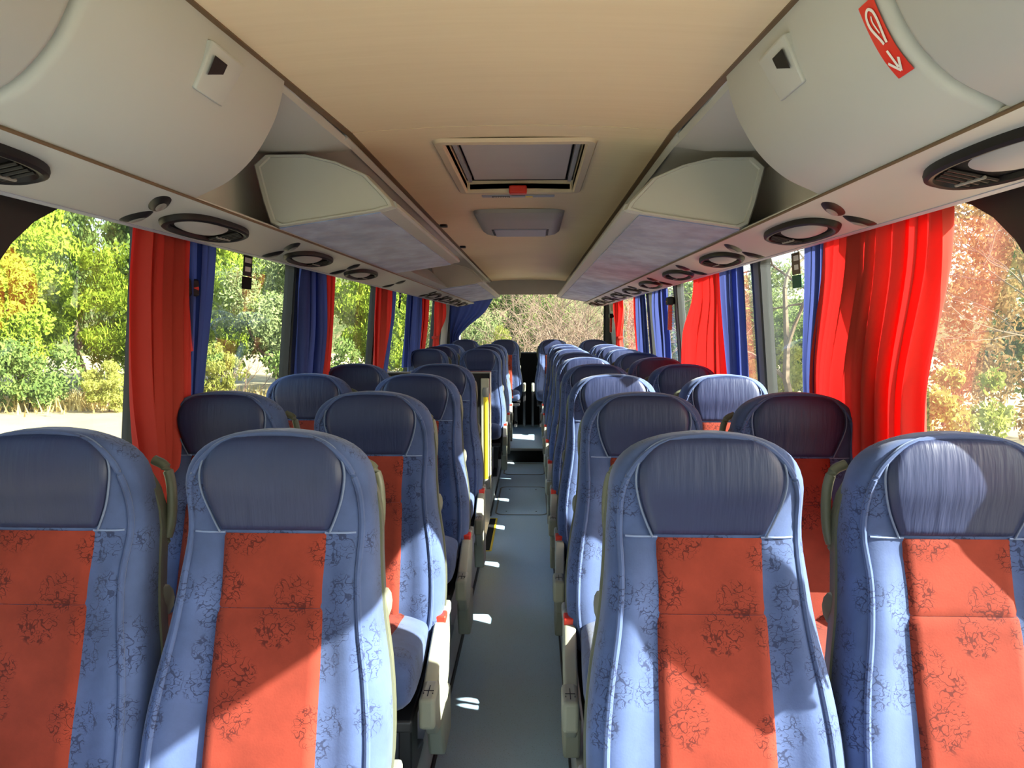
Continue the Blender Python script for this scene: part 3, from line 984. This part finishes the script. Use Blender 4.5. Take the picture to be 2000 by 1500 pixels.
# ------------------------------------------------------------------ aisle: hatches, stairwell marking, partition
for lb, y0, y1 in (('nearer rounded floor hatch plate in the aisle', 5.28, 6.22), ('farther rounded floor hatch plate just before the aisle step', 6.74, 7.30)):
    t = thing('floor_hatch', lb, 'floor hatch', (0, (y0 + y1) / 2, FZ), group='aisle floor hatches')
    h = (y1 - y0) / 2
    a, b = rrect(AL + .03, AR - .012, -h, h, .07), rrect(AL + .042, AR - .024, -h + .012, h - .012, .06)
    m = MB().loft([[(x, y, .0005) for x, y in a], [(x, y, .004) for x, y in a], [(x, y, .004) for x, y in b], [(x, y, .0005) for x, y in b]], caps=False)
    fixn(obj('rim', m, M['grey'], t, smooth=False))
    fixn(obj('plate', MB().loft([[(x, y, .0005) for x, y in b], [(x, y, .002) for x, y in b]]), M['floor'], t, smooth=False))
    for sx, sy in ((-1, -1), (1, -1), (-1, 1), (1, 1)):
        if y1 - y0 > .7:
            c = MB().loft([[(-.03 + sx * .115 + .006 * math.cos(2 * math.pi * k / 10), sy * (h - .10) + .006 * math.sin(2 * math.pi * k / 10), z) for k in range(10)] for z in (.0015, .0035)])
            fixn(obj('screw', c, M['black'], t))
t = thing('stair_marking', 'yellow bordered black strip on the floor beside the left stairwell', 'floor marking', (0, 0, FZ))
obj('black_strip', MB().box(AL + .002, AL + .055, 4.41, 5.18, .0003, .0022), M['matblack'], t, smooth=False)
obj('yellow_border', MB().box(AL + .045, AL + .058, 4.41, 5.18, .0005, .0032).box(AL + .002, AL + .05, 4.405, 4.42, .0005, .0032).box(AL + .002, AL + .05, 5.17, 5.185, .0005, .0032), M['yellow'], t, smooth=False)

t = thing('partition', 'black stairwell partition left of the aisle with pale edge', 'partition', (0, 5.25, 0))
obj('panel', MB().box(-1.03, -.33, .0, .03, POD, 1.0), M['matblack'], t, bevel=.004)
obj('pale_post', MB().box(-.33, -.268, -.005, .035, POD, .96), M['cream'], t, bevel=.006)
obj('edge_profile', MB().box(-.262, -.254, -.004, .034, POD, 1.005), M['white'], t, smooth=False)
obj('glazing_bar', MB().box(-1.03, -.256, -.004, .034, .998, 1.008), M['grey'], t, smooth=False)
obj('top_board', MB().box(-.335, -.262, .008, .028, .958, .998), M['black'], t, smooth=False)
t = thing('handrail', 'yellow upright handrail with black end sockets on the left partition', 'handrail', (-.290, 5.205, 0))
obj('rail', MB().tube([(0, 0, .20), (0, 0, .85)], .017, 14), M['yellow'], t)
for z in (.175, .855):
    obj('socket', MB().loft([[(r * math.cos(2 * math.pi * k / 16), r * math.sin(2 * math.pi * k / 16) * .9 + (.0), zz) for k in range(16)] for r, zz in ((.018, z - .03), (.024, z - .02), (.026, z + .02), (.020, z + .04))]), M['grey'], t)
    obj('bracket', MB().box(-.012, .012, .0, .048, z - .015, z + .02), M['grey'], t, bevel=.003)

# ------------------------------------------------------------------ curtains
def curtain(col, label, sg, outline, folds, amp=.018, inset=.050, tie=None, ph=0.0, name=None):
    """outline: (z, y near, y far) from the top down"""
    t = name or ('red_curtain' if col == 'red' else 'blue_curtain')
    za, zb = outline[0][0], outline[-1][0]
    a = sorted([(z, y0) for z, y0, y1 in outline]); b = sorted([(z, y1) for z, y0, y1 in outline])
    rg = random.Random(len(label) * 7 + int(ph * 10))
    phs = [rg.uniform(0, 6.28) for _ in range(3)]
    def fn(u, v):
        z = za + (zb - za) * v
        y0, y1 = cr(a, z), cr(b, z)
        uu = u + .018 * math.sin(3 * v + phs[0]) + .012 * math.sin(7 * v + phs[1]) * math.sin(math.pi * u)
        am = amp * (.65 + .5 * v) * (1 + .35 * math.sin(9 * u + phs[2]))
        w = math.sin(2 * math.pi * folds * uu + ph) + .35 * math.sin(2 * math.pi * folds * 2.3 * uu + 1 + v * 2)
        w = math.copysign(abs(w) ** .8, w)
        wx = min(wall_x(z), wall_x(1.55)) if False else wall_x(z)
        y = y0 + (y1 - y0) * u + .36 * abs(y1 - y0) / folds * math.sin(2 * math.pi * folds * uu + ph + 1.2 + 1.1 * math.sin(5 * u + phs[1])) * math.sin(math.pi * min(1, max(0, u * 3, 0) if u < .33 else 1) / 2) * (1 if u < .67 else math.sin(math.pi / 2 * (1 - u) * 3))
        return (sg * (wx - inset - .01 * v + am * w), y, z)
    o = obj(t, MB().grid(fn, max(60, folds * 22), 48), M[col + 'curtain'], angle=180)
    tag(o, label, 'curtain', 'window curtains')
    if tie:
        z, y0, y1 = tie
        obj('tie_band', MB().box(min(sg * (wall_x(z) - inset - .03), sg * (wall_x(z) - inset + .03)), max(sg * (wall_x(z) - inset - .03), sg * (wall_x(z) - inset + .03)), y0, y1, z - .015, z + .015), M[col + 'curtain'], o, bevel=.006)
    return o
T = 1.70
curtain('red', 'large red curtain on the left beside the first row window', -1, [(T, 1.87, 2.12), (1.45, 1.86, 2.13), (1.15, 1.89, 2.15), (.95, 1.94, 2.12), (.78, 1.98, 2.08)], 5, .026)
curtain('blue', 'blue curtain behind the large red curtain on the left', -1, [(T, 2.12, 2.31), (1.5, 2.13, 2.30), (1.2, 2.15, 2.25), (.95, 2.15, 2.21)], 3, .016)
curtain('blue', 'blue curtain in front of the second left pillar', -1, [(T, 3.18, 3.52), (1.5, 3.18, 3.58), (1.3, 3.20, 3.62), (1.0, 3.22, 3.56)], 4)
curtain('red', 'red curtain next to the second left pillar beside a blue one', -1, [(T, 3.48, 3.72), (1.5, 3.56, 3.71), (1.3, 3.58, 3.70), (1.0, 3.52, 3.66)], 2, .016)
curtain('red', 'narrow red curtain at the third left pillar', -1, [(T, 4.72, 5.20), (1.4, 4.72, 5.22), (1.15, 4.76, 5.08), (1.02, 4.80, 5.0)], 4)
curtain('blue', 'thin blue curtain behind the narrow red one on the left', -1, [(T, 5.20, 5.38), (1.4, 5.20, 5.34), (1.0, 5.02, 5.18)], 2, .012)
curtain('blue', 'blue curtain left of the rear left seats', -1, [(T, 5.88, 6.55), (1.4, 5.86, 6.60), (1.0, 5.86, 6.5)], 5)
curtain('red', 'red curtain beside the blue one near the rear left seats', -1, [(T, 6.52, 7.0), (1.4, 6.60, 7.0), (1.0, 6.5, 6.85)], 3)
curtain('red', 'red tied curtain at the rearmost left window', -1, [(T, 7.55, 8.3), (1.45, 7.6, 8.5), (1.22, 7.68, 7.85), (1.0, 7.62, 8.1)], 4, .02, tie=(1.22, 7.67, 7.86))
curtain('red', 'large red sunlit curtain on the right beside the second row', 1, [(T, 1.60, 2.24), (1.5, 1.63, 2.29), (1.2, 1.76, 2.42), (.95, 1.80, 2.42), (.70, 1.92, 2.34)], 9, .030)
curtain('blue', 'blue curtain behind the large red curtain on the right', 1, [(T, 2.24, 2.42), (1.5, 2.27, 2.44), (1.2, 2.38, 2.48), (.9, 2.38, 2.46)], 3, .016)
curtain('blue', 'blue curtain with sunlit edge at the second right pillar', 1, [(T, 3.17, 3.52), (1.4, 3.17, 3.50), (1.0, 3.20, 3.45)], 4, .02)
curtain('red', 'broad bright red curtain behind the second right pillar', 1, [(T, 3.52, 4.06), (1.5, 3.50, 4.16), (1.3, 3.49, 4.48), (.95, 3.49, 4.60)], 6, .026)
curtain('blue', 'blue curtain behind the red hammer at the third right pillar', 1, [(T, 4.98, 5.45), (1.5, 5.0, 5.58), (1.2, 5.0, 5.50), (.95, 5.05, 5.4)], 3, .02)
curtain('blue', 'blue curtain with pale folds at the fourth right pillar', 1, [(T, 5.98, 6.42), (1.4, 5.98, 6.48), (1.0, 6.0, 6.40)], 4, .02)
curtain('red', 'thin red curtain edge beside the blue one right of the rear seats', 1, [(T, 6.44, 6.56), (1.4, 6.50, 6.62), (1.0, 6.42, 6.54)], 2, .012)
curtain('red', 'red tied curtain at the rearmost right window', 1, [(T, 7.50, 8.12), (1.5, 7.46, 8.15), (1.22, 7.85, 8.0), (1.0, 7.8, 8.15)], 5, .024, tie=(1.22, 7.84, 8.01))
curtain('red', 'red curtain cut by the left edge of the photo', -1, [(T, .98, 1.22), (1.5, .98, 1.18), (1.3, .98, 1.12), (1.0, 1.0, 1.1)], 3)
curtain('red', 'red curtain cut by the right edge of the photo', 1, [(T, .98, 1.22), (1.5, .98, 1.18), (1.3, .98, 1.12), (1.0, 1.0, 1.1)], 3)
# curtain swept aside on the rear window
def sweep(u, v):
    z = 1.70 - .75 * v
    x0 = -1.02; x1 = -.50 - .0 * v
    x1 = cr([(0, -.46), (.25, -.58), (.5, -.80), (.68, -.90), (1.0, -.80)], v)
    x = x0 + (x1 - x0) * u
    return (x, Y1 - .10 + .02 * math.sin(26 * u + 2 * v), z)
tag(obj('blue_curtain', MB().grid(sweep, 50, 30), M['bluecurtain'], angle=180), 'blue curtain swept aside on the left of the rear window', 'curtain', 'window curtains')

# ------------------------------------------------------------------ hammers, window labels
def hammer(sg, y, z, label):
    x = sg * (wall_x(z) - .045)
    t = thing('emergency_hammer', label, 'hammer', (x, y, z), group='emergency hammers')
    obj('holder', MB().box(-.022, .022, -.045, .045, .02, .075), M['black'], t, bevel=.008)
    obj('wall_bracket', MB().box(min(0, sg * .05), max(0, sg * .05), -.02, .02, .03, .06), M['black'], t, smooth=False)
    obj('hammer_head', MB().tube([(-sg * .012, -.035, .045), (-sg * .012, .035, .045)], [.008, .012], 10), M['red'], t)
    hd = MB().box(-.012, .012, -.024, .010, -.15, .03)
    for q in range(7): hd.box(-.014, .014, -.028, -.020, -.14 + q * .02, -.128 + q * .02)
    obj('grip', hd, M['red'], t, bevel=.003)
hammer(-1, 2.16, 1.42, 'red emergency hammer between red and blue curtains on the left')
hammer(1, 4.93, 1.47, 'red emergency hammer in front of a blue curtain on the right')
hammer(1, 8.72, 1.42, 'red emergency hammer on the rear right pillar')

def win_label(sg, y, z, label, c1, c2, n):
    t = thing('window_sticker', label, 'sticker', (sg * (wall_x(z) - .001 + .008), y, z), group='stickers on the window glass')
    tl = .09 * sg
    def pl(y0, y1, z0, z1, d):
        vs = [(-sg * d - tl * zz, yy, zz) for yy, zz in ((y0, z0), (y1, z0), (y1, z1), (y0, z1))]
        ws2 = [(a + sg * .0012, b, c) for a, b, c in vs]
        return MB().loft([vs, ws2])
    fixn(obj('upper_label', pl(-.042, .042, -.005, .075, .001), M[c1], t, smooth=False))
    fixn(obj('lower_label', pl(-.046, .046, -.055, -.008, .001), M[c2], t, smooth=False))
    m = MB()
    for (a0, a1, z0, z1) in (((-.032, .032, .045, .064), (-.026, .026, .012, .030))):
        for q in range(n):
            st = (a1 - a0) / n
            p = pl(a0 + q * st, a0 + (q + .75) * st, z0, z1, .0028); m.add(p.v, p.f)
    fixn(obj('lettering', m, M['white'], t, smooth=False))
win_label(-1, 2.73, 1.545, 'black label sticker on the second left window', 'black', 'matblack', 6)
win_label(1, 2.70, 1.545, 'dark label sticker with green base on the right window', 'browntrim', 'green', 1)
win_label(-1, 5.85, 1.545, 'small dark sticker on the window left of the rear seats', 'black', 'matblack', 4)
t = thing('notice_plate', 'pale notice plates on the rear right pillar above the hammer', 'notice', (wall_x(1.55) - .003, 8.95, 1.56))
obj('upper_notice', MB().box(-.003, .003, -.05, .05, -.03, .04), M['cream'], t, smooth=False)
obj('lower_notice', MB().box(-.010, -.003, -.03, .03, -.30, -.26), M['white'], t, smooth=False)

# ------------------------------------------------------------------ outdoors
GZ = -1.15
struct('trim_60', MB().grid(lambda u, v: (-150 + 300 * u, -60 + 260 * v, GZ + .12 * math.sin(u * 40) * math.sin(v * 31)), 60, 60), M['ground'], 'pale ground outside', smooth=True)
def hill(u, v):
    a = R(-130 + 360 * u); r = 62 + 26 * v
    h = (7.5 + 2.2 * math.sin(a * 5) + 1.3 * math.sin(a * 11 + 1)) * v ** .8
    h *= .72 if math.cos(a) > .2 else (1.9 if math.cos(a) < -.12 else 1.0)
    return (r * math.cos(a), 6 + r * math.sin(a), GZ - .2 + h)
struct('trim_61', MB().grid(hill, 120, 10), M['hill'], 'scrubby hill beyond the trees', smooth=True)

def leaf_cloud(seed, n_clump, per, rx, rz, size, flat=.6):
    rg = random.Random(seed); v = []; f = []
    for c in range(n_clump):
        while True:
            p = Vector((rg.uniform(-1, 1), rg.uniform(-1, 1), rg.uniform(-1, 1)))
            if .25 < p.length < 1: break
        p = p * (.75 + .25 * rg.random())
        cx = Vector((p.x * rx, p.y * rx, p.z * rz))
        cr_ = rg.uniform(.22, .42) * rx * .75
        for k in range(per):
            d = Vector((rg.gauss(0, 1), rg.gauss(0, 1), rg.gauss(0, flat))).normalized() * cr_ * rg.uniform(.55, 1.05)
            q = cx + Vector((d.x, d.y, d.z * .75))
            a = Vector((rg.gauss(0, 1), rg.gauss(0, 1), rg.gauss(0, 1))).normalized()
            b = a.orthogonal().normalized()
            s = size * rg.uniform(.6, 1.4)
            i = len(v)
            v += [tuple(q - a * s - b * s * .3), tuple(q + a * s - b * s * .3), tuple(q + a * s * .8 + b * s * .5), tuple(q - a * s * .7 + b * s * .45)]
            f.append((i, i + 1, i + 2, i + 3))
    m = MB(); m.v = v; m.f = f
    return m
def branches(seed, h, r0, levels, spread, n0=1, crook=.25):
    rg = random.Random(seed); m = MB()
    def grow(p, d, L, r, lv):
        pts = [p]; q = p.copy(); dd = d.copy()
        for k in range(5):
            dd = (dd + Vector((rg.gauss(0, crook), rg.gauss(0, crook), rg.gauss(0, crook * .6) + .06))).normalized()
            q = q + dd * L / 5; pts.append(q.copy())
        m.tube(pts, [r * (1 - .5 * k / 5) for k in range(6)], 5)
        if lv <= 0: return
        for k in range(rg.randint(2, 4)):
            i = rg.randint(2, 5)
            nd = (dd + Vector((rg.gauss(0, spread), rg.gauss(0, spread), rg.gauss(0, spread * .6)))).normalized()
            grow(pts[i], nd, L * rg.uniform(.55, .8), r * .52, lv - 1)
    for k in range(n0):
        d0 = Vector((rg.gauss(0, .12 if n0 == 1 else .5), rg.gauss(0, .12 if n0 == 1 else .5), 1)).normalized()
        grow(Vector((rg.gauss(0, .02 * n0), rg.gauss(0, .02 * n0), 0)), d0, h, r0, levels)
    return m
TP = {}
def plant_proto(kind, label, loc):
    cfg = {'pine': ('pine_tree', 'leafgreen', 60, 260, 2.5, 2.7, .07, 2.9, 1.6, .14),
           'dark': ('dark_tree', 'leafdark', 56, 230, 2.5, 2.8, .075, 3.0, 1.6, .14),
           'grey': ('grey_green_tree', 'leafgrey', 50, 200, 2.4, 2.7, .065, 3.0, 1.8, .12),
           'yellow': ('yellow_green_bush', 'leafyellow', 30, 150, 1.7, 1.3, .075, 1.3, .6, .06),
           'shrub': ('dark_shrub', 'leafdark', 30, 200, 2.2, 1.05, .06, 1.0, .5, .06),
           'dry': ('dry_orange_tree', 'leafdry', 46, 170, 2.4, 2.9, .06, 3.2, 1.6, .10)}[kind]  # leaves painted with the orange window reflection, not dry foliage
    nm, mt, nc, per, rx, rz, sz, cz, bh, br = cfg
    t = thing(nm, label, 'bush' if kind in ('yellow', 'shrub') else 'tree', loc, group='trees and bushes outside')
    sd = len(nm)
    c = obj('crown', leaf_cloud(sd, nc, per, rx, rz, sz), M[mt], t, smooth=False)
    c.location = (0, 0, cz)
    obj('trunk', branches(sd + 1, bh, br, 2, .6), M['bark'], t)
    return t
def plant(kind, x, y, s, label, sz=None, rz=None):
    rz = random.uniform(0, 6.28) if rz is None else rz
    if kind not in TP:
        TP[kind] = plant_proto(kind, label, (x, y, GZ)); o = TP[kind]
        o.rotation_euler = (0, 0, rz); o.scale = (s, s, sz or s)
    else: o = dup(TP[kind], (x, y, GZ), label, rz=rz, scale=(s, s, sz or s))
    return o
def bare(name, x, y, s, label, seed, mat, h, r0, lv, n0, crook=.25):
    t = thing(name, label, 'bush' if n0 > 1 else 'tree', (x, y, GZ), group='trees and bushes outside')
    obj('twigs' if n0 > 1 else 'branches', branches(seed, h, r0, lv, .75, n0, crook), M[mat], t)
    t.scale = (s, s, s)
    return t
LF = 'seen through the left front window'
for kind, x, y, s, sz, lb in (
    ('pine', -21.0, 19.6, .88, 1.35, 'bright yellow green pine partly outside the left edge of the photo'),
    ('pine', -16.9, 21.8, .88, 1.20, 'bright yellow green pine at the left of the left front window'),
    ('pine', -12.9, 23.4, .86, 1.05, 'bright yellow green pine beside the large left red curtain'),
    ('pine', -19.0, 25.8, .95, 1.75, 'tall sunlit pine behind the others at the far left'),
    ('dark', -15.0, 27.6, .95, 1.70, 'dark tree behind the bright pines in the left front window'),
    ('dark', -23.6, 24.2, .95, 1.90, 'tall dark tree at the far left behind the pines'),
    ('shrub', -18.6, 19.0, .80, .9, 'dark shrub below the pines at the left edge of the photo'),
    ('shrub', -15.0, 20.6, .80, 1.0, 'dark shrub below the pine in the left front window'),
    ('shrub', -11.2, 22.2, .80, 1.1, 'dark shrub behind the large left red curtain'),
    ('shrub', -7.0, 22.9, .75, 1.1, 'dark shrub at the right of the second left window'),
    ('shrub', 9.2, 22.6, .85, 1.0, 'dark shrub low in the right windows'),
    ('shrub', 9.0, 10.6, .60, .9, 'dark shrub low at the right edge of the photo'),
    ('pine', -12.2, 26.6, .80, 1.55, 'tall yellow green tree left in the second left window'),
    ('dark', -21.2, 33.0, 1.0, 2.3, 'tallest dark tree far behind the left front window'),
    ('grey', -8.9, 25.0, .84, 1.10, 'grey green tree in the middle of the second left window'),
    ('dark', -10.7, 29.4, .90, 1.75, 'tall dark tree behind the second left window view'),
    ('yellow', -9.8, 21.4, .62, .8, 'low dry bush at the foot of the second left window view'),
    ('yellow', -12.3, 20.2, .50, .6, 'low yellow bush by the pale road near the red curtain'),
    ('pine', -5.2, 25.6, .72, 1.05, 'yellow green tree in the third left window'),
    ('pine', -6.4, 30.2, .85, 1.55, 'tall yellow green tree behind the third left window'),
    ('grey', -2.6, 27.2, .80, 1.10, 'grey green tree beyond the windows left of the rear seats'),
    ('grey', -1.9, 20.8, .52, .78, 'green tree on the left of the rear window'),
    ('yellow', -.85, 18.6, .50, 1.0, 'yellow green bush left of centre in the rear window'),
    ('dark', -.4, 22.6, .60, .80, 'dark bush near the middle of the rear window'),
    ('yellow', 2.9, 22.4, .60, 1.3, 'yellow bush on the right of the rear window'),
    ('dark', 7.3, 21.6, .58, .66, 'dark tree in the second right window beside the red curtain'),
    ('dark', 4.7, 22.6, .55, .78, 'dark tree in the second right window beside the black pillar'),
    ('yellow', 6.2, 17.6, .62, .85, 'yellow green bush low in the second right window'),
    ('grey', 8.6, 27.2, .90, .95, 'grey green tree far behind the second right window'),
    ('grey', 5.2, 28.6, .75, .85, 'grey green tree beyond the third right window'),
    ('dry', 8.6, 12.6, .72, .95, 'tree with painted orange reflection tint in the right front window beside the curtain'),
    ('dry', 12.2, 14.6, .85, 1.15, 'tree with painted orange reflection tint at the right edge of the photo'),
    ('dry', 10.2, 17.8, .80, 1.15, 'tree with painted orange reflection tint behind the right front window'),
    ('yellow', 6.6, 11.2, .50, .75, 'low yellow green bush in the right front window'),
    ('dark', 13.8, 19.6, .80, 1.1, 'dark tree far behind the right front window')):
    plant(kind, x, y, s, lb, sz)
for name, x, y, s, lb, seed, mat, h, r0, lv, n0 in (
    ('bare_bush', .25, 15.6, .95, 'pale bare bush right of centre in the rear window', 5, 'paletwig', 1.6, .034, 4, 11),
    ('bare_bush', 1.45, 16.4, 1.0, 'pale bare bush at the right of the rear window', 8, 'paletwig', 1.7, .034, 4, 11),
    ('bare_bush', .85, 19.4, 1.3, 'taller bare bush behind the pale ones in the rear window', 11, 'paletwig', 1.7, .035, 4, 12),
    ('bare_bush', 2.2, 20.6, 1.35, 'tall bare bush at the far right behind the rear window', 17, 'paletwig', 1.7, .035, 4, 12),
    ('bare_bush', 1.0, 24.5, 1.7, 'tallest bare bush far behind the rear window', 19, 'paletwig', 1.7, .035, 4, 12),
    ('bare_bush', -9.2, 21.4, .8, 'small bare shrub in the dry grass of the second left window', 14, 'paletwig', 1.3, .04, 3, 4),
    ('bare_tree', 5.7, 15.5, 1.0, 'thin bare tree in front of the sky in the second right window', 21, 'bark', 3.6, .10, 4, 1),
    ('bare_tree', 6.6, 17.0, 1.1, 'bare branching tree beside the right blue curtain', 24, 'bark', 3.4, .09, 4, 1),
    ('bare_tree', 6.6, 9.3, .75, 'bare tree with thin boughs in the right front window', 31, 'bark', 3.4, .08, 4, 1)):
    bare(name, x, y, s, lb, seed, mat, h, r0, lv, n0)
rg = random.Random(4)
gm = MB()
for k in range(5200):
    u = rg.random()
    x = -22 + 19 * u + rg.gauss(0, .5); y = 19.0 + 4.6 * u + rg.gauss(0, .75) + rg.random() * .8
    h = rg.uniform(.15, .62); a = rg.uniform(0, 6.28); dx, dy = .03 * math.cos(a), .03 * math.sin(a)
    lx, ly = rg.gauss(0, .12), rg.gauss(0, .12)
    gm.add([(x - dx, y - dy, GZ), (x + dx, y + dy, GZ), (x + lx, y + ly, GZ + h)], [(0, 1, 2)])
tag(obj('dry_grass', gm, M['grass'], smooth=False), 'dry yellow grass along the road edge left of the coach', 'grass', kind='stuff')
t = thing('white_post', 'white post standing outside the left of the rear window', 'post', (-1.52, 14.8, GZ))
obj('post', MB().loft([[(.05 * math.cos(2 * math.pi * k / 14), .05 * math.sin(2 * math.pi * k / 14), z) for k in range(14)] for z in (-.1, 2.55)]), M['white'], t)
obj('cap', dome(lambda a, b, n: (a, b, 2.55 + n), 0, 0, .06, .06, 0, .05, 2.0, 4, 14), M['white'], t)
